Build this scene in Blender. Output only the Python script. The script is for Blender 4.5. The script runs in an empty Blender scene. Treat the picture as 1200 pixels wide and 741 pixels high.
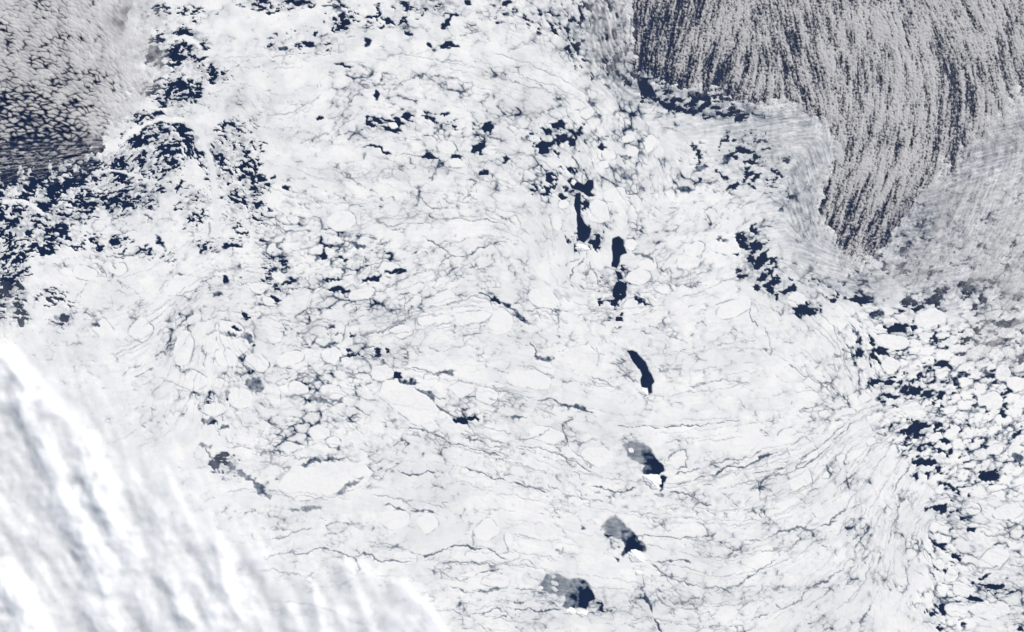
# Drifting pack ice around a chain of snow-covered islands, seen straight down from orbit.
# 1 scene unit = about half a kilometre; map coordinates (u right, v down) are turned into x = u-600, y = 370.5-v.
import bpy, math
import numpy as np
from mathutils import Vector
f32 = np.float32
scene = bpy.context.scene

# ------------------------------------------------------------------ camera, sky, sun, exposure
CAM_H = 1410.0
cam_data = bpy.data.cameras.new('camera')
cam = bpy.data.objects.new('camera', cam_data)
scene.collection.objects.link(cam)
cam.location = (0, 0, CAM_H)
cam.rotation_euler = (0, 0, 0)
cam_data.sensor_width = 36.0
cam_data.lens = 18.0 * CAM_H / 600.0
cam_data.clip_start = 1.0
cam_data.clip_end = 40000.0
scene.camera = cam

SUN_EL, SUN_AZ = math.radians(40), math.radians(48)      # azimuth clockwise from +Y (top of the frame)
world = bpy.data.worlds.new('World')
scene.world = world
world.use_nodes = True
wn = world.node_tree.nodes
wl = world.node_tree.links
for n in list(wn):
    wn.remove(n)
sky = wn.new('ShaderNodeTexSky')
sky.sky_type = 'NISHITA'
sky.sun_disc = False
sky.sun_elevation = SUN_EL
sky.sun_rotation = SUN_AZ
bg = wn.new('ShaderNodeBackground')
bg.inputs['Strength'].default_value = 0.078
wo = wn.new('ShaderNodeOutputWorld')
wl.new(sky.outputs[0], bg.inputs[0])
wl.new(bg.outputs[0], wo.inputs[0])

sun_data = bpy.data.lights.new('sun', 'SUN')
sun_data.energy = 4.65
sun_data.angle = math.radians(0.5)
sun_data.color = (1.0, 0.945, 0.862)
sun = bpy.data.objects.new('sun', sun_data)
scene.collection.objects.link(sun)
sdir = Vector((math.sin(SUN_AZ) * math.cos(SUN_EL), math.cos(SUN_AZ) * math.cos(SUN_EL), math.sin(SUN_EL)))
sun.rotation_euler = sdir.to_track_quat('Z', 'Y').to_euler()
sun.location = sdir * 2000

vs = scene.view_settings
vs.view_transform = 'Standard'
vs.look = 'None'
vs.exposure = 0.0
vs.gamma = 1.0
vs.use_curve_mapping = False
scene.cycles.max_bounces = 6
scene.cycles.diffuse_bounces = 3
scene.cycles.transparent_max_bounces = 12

# ------------------------------------------------------------------ number helpers
def smooth(a, b, x):
    t = np.clip((x - a) / (b - a), 0, 1)
    return t * t * (3 - 2 * t)

TAB = 512
_r = np.random.RandomState(5)
_ang = _r.uniform(0, 2 * math.pi, TAB * TAB)
T_COS, T_SIN = np.cos(_ang).astype(f32), np.sin(_ang).astype(f32)
T_A, T_B = _r.uniform(.06, .94, TAB * TAB).astype(f32), _r.uniform(.06, .94, TAB * TAB).astype(f32)

def pick(i, j, seed):
    return (((i + seed * 37) & (TAB - 1)) * TAB + ((j + seed * 91) & (TAB - 1)))

def hash2(i, j, seed):
    h = (i.astype(np.int64) * 374761393 + j.astype(np.int64) * 668265263 + seed * 974634777) & 0xFFFFFFFF
    h = ((h ^ (h >> 13)) * 1274126177) & 0xFFFFFFFF
    h = ((h ^ (h >> 16)) * 2246822519) & 0xFFFFFFFF
    return (h ^ (h >> 15)) & 0xFFFFFFFF

def unit(h):
    return (h & 0xFFFF).astype(f32) / 65535.0

def perlin(x, y, seed):
    x = np.asarray(x, f32); y = np.asarray(y, f32)
    i = np.floor(x); j = np.floor(y)
    fx = x - i; fy = y - j
    i = i.astype(np.int32); j = j.astype(np.int32)
    def g(di, dj):
        q = pick(i + di, j + dj, seed)
        return T_COS[q] * (fx - di) + T_SIN[q] * (fy - dj)
    u = fx * fx * fx * (fx * (fx * 6 - 15) + 10)
    w = fy * fy * fy * (fy * (fy * 6 - 15) + 10)
    a = g(0, 0); a += (g(1, 0) - a) * u
    b = g(0, 1); b += (g(1, 1) - b) * u
    return (a + (b - a) * w) * f32(1.5)

def fbm(x, y, seed, octaves=4, gain=0.5):
    r = np.zeros_like(x, dtype=f32); amp = 1.0; tot = 0
    for o in range(octaves):
        r += amp * perlin(x * 2 ** o + 17.3 * o, y * 2 ** o - 9.1 * o, seed + o)
        tot += amp; amp *= gain
    return r / tot * 1.3

def uniformise(a):
    s = np.sort(a.ravel()[::37])
    return np.interp(a, s, np.linspace(0, 1, len(s))).astype(f32)

def idw(x, y, pts, vals, power=3.0, soft=25.0):
    """scattered samples blended by inverse distance; vals (n, k)"""
    vals = np.asarray(vals, dtype=f32).reshape(len(pts), -1)
    num = np.zeros(x.shape + (vals.shape[1],), dtype=f32); den = np.zeros_like(x, dtype=f32)
    for (px, py), v in zip(pts, vals):
        w = 1.0 / (((x - px) ** 2 + (y - py) ** 2 + soft * soft) ** (power / 2))
        den += w
        num += w[..., None] * v
    return num / den[..., None]

def up(coarse, n, m, step):
    """bilinear upsample of a coarse map (every STEP cells) to n x m"""
    r = np.arange(n) / step; c = np.arange(m) / step
    r0 = np.minimum(r.astype(int), coarse.shape[0] - 2); c0 = np.minimum(c.astype(int), coarse.shape[1] - 2)
    fr = (r - r0)[:, None].astype(f32); fc = (c - c0)[None, :].astype(f32)
    a = coarse[np.ix_(r0, c0)]; b = coarse[np.ix_(r0, c0 + 1)]
    d = coarse[np.ix_(r0 + 1, c0)]; e = coarse[np.ix_(r0 + 1, c0 + 1)]
    return ((a * (1 - fc) + b * fc) * (1 - fr) + (d * (1 - fc) + e * fc) * fr).astype(f32)

def blur(a, r):
    k = int(r)
    for ax in (0, 1):
        for _ in range(2):
            p = np.pad(a, [(k + 1, k) if q == ax else (0, 0) for q in (0, 1)], mode='edge')
            c = np.cumsum(p, axis=ax, dtype=np.float64)
            n = a.shape[ax]
            hi = np.take(c, np.arange(2 * k + 1, 2 * k + 1 + n), axis=ax)
            lo = np.take(c, np.arange(0, n), axis=ax)
            a = ((hi - lo) / (2 * k + 1)).astype(f32)
    return a

def lic(noise, th, length, step=1.0):
    """average NOISE along the direction field TH (streaks)"""
    n, m = noise.shape
    acc = noise.copy(); cnt = 1
    jj, ii = np.meshgrid(np.arange(m, dtype=f32), np.arange(n, dtype=f32))
    for sgn in (1, -1):
        px, py = jj.copy(), ii.copy()
        lx, ly = np.cos(th) * sgn, np.sin(th) * sgn
        for _ in range(int(length)):
            px += lx * step; py += ly * step
            ci = np.clip(np.rint(py), 0, n - 1).astype(np.int32); cj = np.clip(np.rint(px), 0, m - 1).astype(np.int32)
            acc += noise[ci, cj]; cnt += 1
            t = th[ci, cj]
            nx, ny = np.cos(t), np.sin(t)
            flip = np.where(nx * lx + ny * ly < 0, -1, 1).astype(f32)
            lx, ly = nx * flip, ny * flip
    acc /= cnt
    return acc / (acc.std() + 1e-6)

def cells(x, y, size, th, ratio, seed, k=None):
    """Voronoi cells stretched along TH. Returns the distance to the rounded border, to the plain border,
    the cell id and a random number for each border."""
    x = (x / size).astype(f32); y = (y / size).astype(f32)
    gi = np.floor(x).astype(np.int32); gj = np.floor(y).astype(np.int32)
    fx = x - gi; fy = y - gj
    q = f32(math.sqrt(ratio))
    c1, s1 = (np.cos(th) / q).astype(f32), (np.sin(th) / q).astype(f32)
    c2, s2 = (c1 * q * q), (s1 * q * q)
    best = np.full(x.shape, 1e9, f32); bx = np.zeros(x.shape, f32); by = np.zeros(x.shape, f32); bid = np.zeros(x.shape, np.int32)
    offs = [(a, b) for a in (-2, -1, 0, 1, 2) for b in (-2, -1, 0, 1, 2) if abs(a) + abs(b) < 4]
    keep = []
    for n_, (a, b) in enumerate(offs):
        p = pick(gi + a, gj + b, seed)
        dx = fx - (a + T_A[p]); dy = fy - (b + T_B[p])
        u = dx * c1 + dy * s1; w = dy * c2 - dx * s2
        keep.append((u, w))
        d = u * u + w * w
        m = d < best
        np.copyto(best, d, where=m); np.copyto(bx, u, where=m); np.copyto(by, w, where=m); np.copyto(bid, np.int32(n_), where=m)
    acc = np.zeros(x.shape, f32); near = np.full(x.shape, 1e9, f32); nid = np.zeros(x.shape, np.int32)
    kk = f32(6.6 if k is None else k * size)
    for n_, (u, w) in enumerate(keep):
        d = u * u + w * w
        e = (d - best) / (2 * np.sqrt((u - bx) ** 2 + (w - by) ** 2) + f32(1e-4))
        e[bid == n_] = 1e6
        m = e < near
        np.copyto(near, e, where=m); np.copyto(nid, np.int32(n_), where=m)
        acc += np.exp(-kk * np.minimum(e, 10))
    oa = np.array([o[0] for o in offs]); ob = np.array([o[1] for o in offs])
    i1 = (gi + oa[bid]).astype(np.int64) * 20011 + (gj + ob[bid]); i2 = (gi + oa[nid]).astype(np.int64) * 20011 + (gj + ob[nid])
    i1 += 40000000; i2 += 40000000
    dist = -np.log(acc + 1e-30) / kk * size
    edge = unit(hash2(np.minimum(i1, i2), np.maximum(i1, i2), seed + 5))
    return dist.astype(f32), near * f32(size), i1, edge

# ------------------------------------------------------------------ the map grid
U0, V0, U1, V1 = -36, -36, 1236, 777
M, N = U1 - U0 + 1, V1 - V0 + 1
U, V = np.meshgrid(np.arange(U0, U1 + 1, dtype=f32), np.arange(V0, V1 + 1, dtype=f32))
cs = 8
Uc, Vc = np.meshgrid(np.arange(U0, U1 + 2 * cs, cs, dtype=f32), np.arange(V0, V1 + 2 * cs, cs, dtype=f32))

def field(samples, power=3.0, soft=25.0):
    return up(idw(Uc, Vc, [s[:2] for s in samples], [s[2] for s in samples], power, soft)[..., 0], N, M, cs)

def direction(samples, soft=25.0):
    a = np.radians([s[2] for s in samples]) * 2
    r = idw(Uc, Vc, [s[:2] for s in samples], np.stack([np.cos(a), np.sin(a)], 1), 3.0, soft)
    return 0.5 * np.arctan2(up(r[..., 1], N, M, cs), up(r[..., 0], N, M, cs))

# drift direction of the ice (degrees, v downwards)
TH = direction([
 (450,60,10),(380,140,-35),(500,150,15),(600,100,20),(560,230,10),(450,230,15),(430,270,-25),(350,330,-20),(470,340,-25),
 (540,310,-30),(600,330,30),(520,400,-10),(600,420,10),(650,300,80),(640,400,20),(680,450,15),(720,400,0),(350,430,-20),
 (420,470,15),(520,480,25),(560,560,15),(450,590,8),(520,640,-5),(640,560,20),(640,620,10),(830,270,-30),(800,330,-20),
 (820,430,-8),(900,480,-5),(860,560,-20),(830,620,10),(800,680,15),(900,650,-25),(960,690,-38),(930,600,-20),(980,560,-50),
 (1020,600,-70),(1060,680,80),(1000,420,75),(940,400,40),(1150,640,20),(1150,690,5),(1080,450,-15),(1150,500,-20),(850,180,5),
 (760,200,70),(720,180,60),(200,330,-40),(220,420,-65),(160,400,-15),(260,430,80),(120,330,10),(60,350,20),(190,390,-45),
 (150,170,-35),(190,150,10),(225,180,70),(195,200,-20),(165,185,-50),(270,200,25),(270,160,15),(50,240,12),(60,280,15),(150,225,-12),(210,62,-15),(330,220,30),
 (300,330,5),(330,370,10),(290,420,50),(10,300,-40),(720,30,70),(800,120,-15),(870,130,-10),(880,180,-15),(1100,350,-15),(960,220,75),(1150,250,-20),(1050,360,5)])

CRACK = field([
 (900,440,.12),(850,400,.3),(560,380,.45),(510,560,.35),(480,620,.3),(630,680,.4),(650,600,.4),(800,600,.5),(900,620,.55),(960,640,.55),
 (450,330,.95),(350,300,1),(220,380,.8),(100,340,.5),(600,180,.8),(700,150,.9),(800,230,.8),(800,300,.9),(450,120,.75),(330,120,.3),
 (300,60,.25),(320,180,.25),(600,60,.6),(1050,480,1),(1150,560,1),(1000,480,.85),(650,300,.35),(640,350,.5),(720,480,.3),(760,500,.35),
 (400,450,1),(330,480,.95),(850,130,.25),(930,180,.2),(940,250,.25),(1050,340,.4),(1000,540,.8),(1060,650,.55),(550,470,.6),(700,560,.45),
 (700,390,.5),(230,300,.3),(530,250,.6),(420,400,1),(160,300,.5),(960,540,.6),(1170,680,.7),(1090,720,.7),(60,480,.08),(140,560,.15),(60,620,.08),(150,680,.1),(250,640,.3),(260,710,.25),(40,420,.15),(1040,560,.7),(1040,640,.55),(1040,720,.5),(120,480,.3),(190,520,.35)])

SIZE2 = 15.0
# broad wiggle of every border and shore
wx = 2.6 * fbm(U / 13, V / 13, 11, 3) + 0.9 * perlin(U / 3.7, V / 3.7, 21)
wy = 2.6 * fbm(U / 13, V / 13, 12, 3) + 0.9 * perlin(U / 3.7, V / 3.7, 22)
bigx = 9 * fbm(U / 55, V / 55, 13, 2); bigy = 9 * fbm(U / 55, V / 55, 14, 2)

d1, n1, id1, e1 = cells(U + wx * 1.6 + bigx, V + wy * 1.6 + bigy, 46.0, TH, 2.3, 101)
d2, n2, id2, e2 = cells(U + wx + bigx * .3, V + wy + bigy * .3, SIZE2, TH, 1.9, 202)
d3, n3, id3, e3 = cells(U + wx * .7, V + wy * .7, 6.6, TH, 1.8, 303)

patch = uniformise(fbm(U / 38, V / 38, 31, 3))           # where the pack is loose or tight
patch2 = uniformise(fbm(U / 17, V / 17, 35, 3))
grain = lic(perlin(U / 2.6, V / 2.6, 41) + .6 * perlin(U / 1.3, V / 1.3, 42), TH, 9)

# age: 1 = thick snow-covered ice, about 0.3 = grey young ice, 0 = new skin, below 0 = open water
age = np.ones((N, M), f32)
edge_r = np.interp(V, [330, 400, 480, 560, 640, 741], [950, 992, 1030, 1064, 1082, 1078])
right = smooth(-10, 14, U - edge_r + 40 * (patch - .5) + 24 * (patch2 - .5)) * smooth(330, 400, V + 40 * (patch2 - .5))   # field of loose rounded floes
right *= 1 - .75 * smooth(1105, 1135, U - .25 * (V - 640)) * smooth(560, 600, V)
tight = 1 - right

def line(d, g, depth, soft=.5):
    """a border opened by G (negative: only where three plates meet)"""
    return depth * (1 - smooth(g - soft, g + soft, d))

loose = np.clip(CRACK * (.25 + 1.1 * patch), 0, 1.2)
e1s, e2s, e3s = e1 - .5, e2 - .5, e3 - .5
weld = uniformise(fbm(U / 9, V / 9, 37, 2))               # patches where plates have frozen together
weld2 = uniformise(fbm(U / 24, V / 24, 38, 2))
m2, m3 = .6 * n2 + .4 * d2, .6 * n3 + .4 * d3
g1 = -.50 + .60 * CRACK + 1.0 * e1s + .5 * (weld - .5)
o1 = line(n1, np.clip(g1, -1, .55), np.clip(.34 + .5 * e1s + .5 * (weld - .5), .04, .85))
g2 = -1.18 + 1.30 * loose + 1.0 * e2s + .5 * (weld - .5) + .8 * (weld2 - .55)
o2 = line(m2, np.clip(g2, -3, .55), np.clip(.20 + .42 * loose + .6 * (patch2 - .5) + .3 * e2s, .09, .80), .40)
g3 = -.55 + .62 * loose + .7 * e3s + .5 * (patch2 - .5) + .4 * (weld2 - .5)
o3 = line(m3, np.clip(g3, -2, .3), np.clip(.13 + .34 * loose + .3 * e3s + .25 * (patch2 - .5), .04, .8), .42)
plate1 = (unit(id1 * 48611 + 17) < .34) * smooth(1.5, 3.5, n1) * (1 - .5 * CRACK)
plate2 = (unit(id2 * 27644437 + 5) < .45) * smooth(.6, 1.6, n2)
o2 *= 1 - .85 * plate1; o3 *= (1 - .9 * plate1) * (1 - .8 * plate2)
age -= .80 * np.maximum(np.maximum(o1, o2), o3)
# greyish young ice frozen between the plates
age -= .24 * loose * (1 - smooth(.0, 2.6, d2)) * (1 - plate1) * smooth(.25, .8, weld)
age -= .11 * loose * (1 - smooth(-.2, 1.2, d3)) * (1 - plate2) * (1 - plate1)
age -= .09 * smooth(-.3, .7, fbm(U / 110, V / 110, 39, 3)) + .045 * smooth(330, 120, V) * smooth(.2, .8, weld2) - .02  # broad bands of cloud shade and haze, painted into the ice tone
swirl = .17 * np.exp(-(((U - 935) / 42) ** 2 + ((V - 225) / 105) ** 2)) + .12 * np.exp(-(((U - 860) / 90) ** 2 + ((V - 165) / 45) ** 2)) + .10 * np.exp(-(((U - 1010) / 60) ** 2 + ((V - 345) / 26) ** 2))
swirl += .26 * smooth(1020, 1080, U - .25 * (V - 250)) * smooth(90, 150, V) * smooth(400, 320, V)
age -= swirl * (.75 + .22 * np.clip(grain, -1.6, 1.6) + .5 * (weld - .5))
# snow cover differs a little from plate to plate and along the drift
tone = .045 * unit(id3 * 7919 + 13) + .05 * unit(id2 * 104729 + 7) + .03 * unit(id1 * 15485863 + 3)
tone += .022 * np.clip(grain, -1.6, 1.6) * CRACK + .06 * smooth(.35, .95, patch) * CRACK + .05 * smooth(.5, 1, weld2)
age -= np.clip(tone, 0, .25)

# loose rounded floes on the right: gaps filled with brash, partly open water
gap = -.55 + 1.6 * patch2 + .8 * e2s
brash = np.clip(.86 - .75 * (1 - smooth(-.5, .6, d3)) * (.25 + .9 * patch) - .08 * np.clip(grain, -1.5, 1.5), .0, .97)
fl = smooth(gap - .6, gap + .5, d2)
age_r = np.minimum(age + .15, (1 - fl) * brash + fl)
age = age * tight + np.clip(age_r, -1, 1) * right

# ------------------------------------------------------------------ open water, leads, pools, young ice (read off the photograph)
Uw, Vw = U + wx * .8, V + wy * .8

def win(u0, v0, u1, v1, pad=12):
    a = max(int(v0 - pad) - V0, 0); b = min(int(v1 + pad) - V0 + 1, N)
    c = max(int(u0 - pad) - U0, 0); d = min(int(u1 + pad) - U0 + 1, M)
    return slice(a, b), slice(c, d)

def poly_sdf(pts, x, y):
    d = np.full(x.shape, 1e9, f32); s = np.ones(x.shape, f32)
    n = len(pts)
    for i in range(n):
        (ax, ay), (bx, by) = pts[i], pts[i - 1]
        ex, ey = bx - ax, by - ay
        px, py = x - ax, y - ay
        t = np.clip((px * ex + py * ey) / (ex * ex + ey * ey + 1e-9), 0, 1)
        d = np.minimum(d, (px - ex * t) ** 2 + (py - ey * t) ** 2)
        c1 = y >= ay; c2 = y < by; c3 = ex * py > ey * px
        s = np.where((c1 & c2 & c3) | (~c1 & ~c2 & ~c3), -s, s)
    return s * np.sqrt(d)

def line_dist(pts, x, y):
    d = np.full(x.shape, 1e9, f32); along = np.zeros(x.shape, f32); run = 0
    for (ax, ay), (bx, by) in zip(pts[:-1], pts[1:]):
        ex, ey = bx - ax, by - ay
        t = np.clip(((x - ax) * ex + (y - ay) * ey) / (ex * ex + ey * ey + 1e-9), 0, 1)
        q = (x - ax - ex * t) ** 2 + (y - ay - ey * t) ** 2
        L = math.hypot(ex, ey)
        along = np.where(q < d, run + t * L, along)
        d = np.minimum(d, q); run += L
    return np.sqrt(d), along, run

def bbox(pts):
    a = np.array(pts)
    return a[:, 0].min(), a[:, 1].min(), a[:, 0].max(), a[:, 1].max()

def pool(pts, level=-.4, soft=1.2, mix=0.12):
    w = win(*bbox(pts))
    d = poly_sdf(pts, U[w] + .42 * wx[w], V[w] + .42 * wy[w])
    inner = np.where((n3[w] > .9) & (unit(id3[w] >> 3) < mix), .8, level)       # the odd small floe adrift in it
    age[w] = np.minimum(age[w], inner + (1.1 - inner) * smooth(-soft, soft, d))

def spot(u, v, w_, h_, ang=0, level=-.4, ragged=1.0):
    if u > 1030:
        w_, h_ = .86 * w_, .86 * h_
    r = max(w_, h_)
    w = win(u - r, v - r, u + r, v + r)
    c, s = math.cos(math.radians(ang)), math.sin(math.radians(ang))
    x = U[w] + wx[w] * 1.3 * ragged - u; y = V[w] + wy[w] * 1.3 * ragged - v
    a = (x * c + y * s) / (w_ / 2); b = (-x * s + y * c) / (h_ / 2)
    d = (np.sqrt(a * a + b * b) - 1) * min(w_, h_) / 2 + ragged * (1.7 * smooth(-.6, 2.0, d3[w]) - .8 + 1.1 * smooth(-1, 4, d2[w]) - .5 + .25 * np.clip(grain[w], -1.5, 1.5))
    lv = level + (.30 * fbm(U[w] / 5, V[w] / 5, 63, 3) if level > 0 else 0)
    age[w] = np.minimum(age[w], lv + (1.1 - lv) * smooth(-1.1, 1.1, d - .25))

def lead(pts, width=1.2, depth=.9, fade=True, wig=1.0):
    w = win(*bbox(pts))
    d, al, run = line_dist(pts, U[w] + wx[w] * 1.2 * wig, V[w] + wy[w] * 1.2 * wig)
    k = np.clip(.75 + .8 * (patch2[w] - .4) + .5 * perlin(al / 9, al * 0 + width, 61), .1, 1.4)
    if fade:
        k = k * smooth(0, .12, al / run) * (1 - smooth(.88, 1, al / run)) + .12
    o = 1.0 * depth * np.clip(k * 1.2, 0, 1) * (1 - smooth(width * k * .25, width * k * .75 + .55, d))
    age[w] = np.minimum(age[w], 1 - o)

# wispy open water: ice streamers torn apart; share of open water per place
OPEN = np.zeros((N, M), f32)
def loosen(u, v, ru, rv, share, ang=0):
    r = max(ru, rv) * 1.6
    w = win(u - r, v - r, u + r, v + r, 2)
    c, s = math.cos(math.radians(ang)), math.sin(math.radians(ang))
    x, y = U[w] + bigx[w] - u, V[w] + bigy[w] - v
    q = np.sqrt(((x * c + y * s) / ru) ** 2 + ((-x * s + y * c) / rv) ** 2)
    OPEN[w] = np.maximum(OPEN[w], share * (1 - smooth(.55, 1.35, q)))

for a in [(203,60,32,26,.78),(222,42,30,12,.75,15),(190,172,46,34,.72),(197,150,30,12,.8,8),(274,185,38,42,.55),(285,218,28,36,.5),(45,228,78,28,.78,6),(105,198,55,18,.88,-18),(20,210,60,14,1.0),(35,266,56,30,.70,8),
          (8,310,26,28,.8),(8,350,20,24,.7),(15,378,20,12,.4),(150,222,60,26,.52,-10),(225,245,20,26,.3),(203,104,34,16,.75),(290,240,24,40,.25),(255,285,30,10,.25),
          (70,375,14,10,.55),(112,380,10,8,.4),(60,345,30,14,.18),(130,283,26,9,.5),(175,135,18,10,.5),(215,18,40,12,.3),(245,88,22,20,.4),
          (325,6,42,9,.5),(400,15,22,20,.6),(455,18,40,14,.25),(510,8,50,10,.4),(590,12,20,12,.3),(360,52,50,20,.15),
          (655,25,40,22,.33),(700,40,42,50,.45),(680,50,12,16,.7),(738,85,45,22,.75,20),(755,100,26,18,.85),(800,118,64,16,.85,5),(852,130,42,12,.8,5),(880,185,40,32,.30),(830,190,40,26,.14),(890,212,34,10,.4,-15),
          (655,165,36,20,.40),(640,222,22,8,.75),(672,200,22,10,.2),(450,148,30,10,.45),(480,136,12,10,.4),(510,140,28,12,.25),(565,165,20,24,.28),
          (883,300,26,34,.45),(905,330,22,18,.5),(945,360,26,14,.4),(1010,350,16,8,.6),(1055,385,20,10,.7),(1090,355,34,14,.55,-15),(1130,338,50,12,.5,-12),(1150,352,10,18,.5),
          (1180,385,34,14,.5),(1190,350,18,12,.5),(1030,412,40,16,.35),(1075,460,48,20,.34),(1050,447,40,12,.28),(1100,430,22,12,.32),(1110,470,24,18,.25),
          (1075,502,34,14,.42,-15),(1090,535,28,30,.30),(1160,558,18,10,.55),(1105,597,20,12,.5),(1118,570,16,10,.3),(1168,688,22,7,.6),(1145,702,18,6,.6),(1110,650,24,40,.18),(1095,722,16,14,.3),
          (1190,540,16,14,.3),(1150,430,60,50,.16),(1195,425,12,30,.2),(1180,490,30,40,.14),(1130,520,50,40,.14),(1050,310,60,20,.25,-10),(1060,270,30,30,.25,-40),(1160,300,50,30,.15),
          (1120,240,80,50,.09),(1130,395,50,20,.3),(1085,300,60,30,.3,-20),(990,345,50,12,.3,10),(925,225,30,20,.1),(440,415,36,16,.18),(385,395,40,14,.12),(320,325,34,24,.2),(410,300,60,26,.10),(720,345,18,34,.45),(690,283,26,12,.4),(685,240,14,22,.3),
          (255,470,30,16,.15),(265,545,26,18,.22),(170,300,40,10,.12),(703,712,12,10,.4),(722,640,24,26,.1)]:
    loosen(*a)
wa, wb = U + 2.2 * wx, V + 2.2 * wy
lw = (slice(0, 460), slice(0, 480))
d4 = np.zeros((N, M), f32); d5 = np.zeros((N, M), f32)
d4[lw] = cells(U[lw] + 1.3 * wx[lw], V[lw] + 1.3 * wy[lw], 8.5, TH[lw], 2.8, 505)[0]
d5[lw] = cells(U[lw] + 1.1 * wx[lw], V[lw] + 1.1 * wy[lw], 4.2, TH[lw], 3.0, 506)[0]
fil = 1.35 * smooth(-2.0, 3.2, d4) + .75 * smooth(-1.0, 1.5, d5) + 1.5 * fbm(wa / 19, wb / 19, 53, 4, .6) + .16 * lic(perlin(wa / 2.6, wb / 2.6, 51), TH, 5)
cel = 3.0 * fbm(wa / 15, wb / 15, 53, 4, .6) + .9 * smooth(-.8, 2.2, d3) + 1.5 * smooth(-1.5, 4, d2) + .3 * grain
wisp = np.where(U + V * .2 < 400, np.interp(fil, np.linspace(*np.percentile(fil[lw], [.5, 99.5]), 200), np.searchsorted(np.sort(fil[lw].ravel()[::17]), np.linspace(*np.percentile(fil[lw], [.5, 99.5]), 200)) / len(fil[lw].ravel()[::17])).astype(f32), uniformise(cel))
wet = OPEN * np.where(U + V * .2 < 400, .66 - .10 * smooth(215, 245, U), .42) * (0.45 + .9 * patch2)
slush = uniformise(fbm(wa / 6, wb / 6, 58, 4) + .5 * smooth(-1, 2, d3))
age -= smooth(.02, .5, OPEN) * .34 * (1 - slush) ** 1.3
age_w = -.42 + 1.5 * smooth(-.09, .17, wisp - np.clip(wet, 0, .95))
age = np.where(OPEN > .02, np.minimum(age, age_w + (1 - smooth(0, .12, OPEN)) * .8), age)

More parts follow.
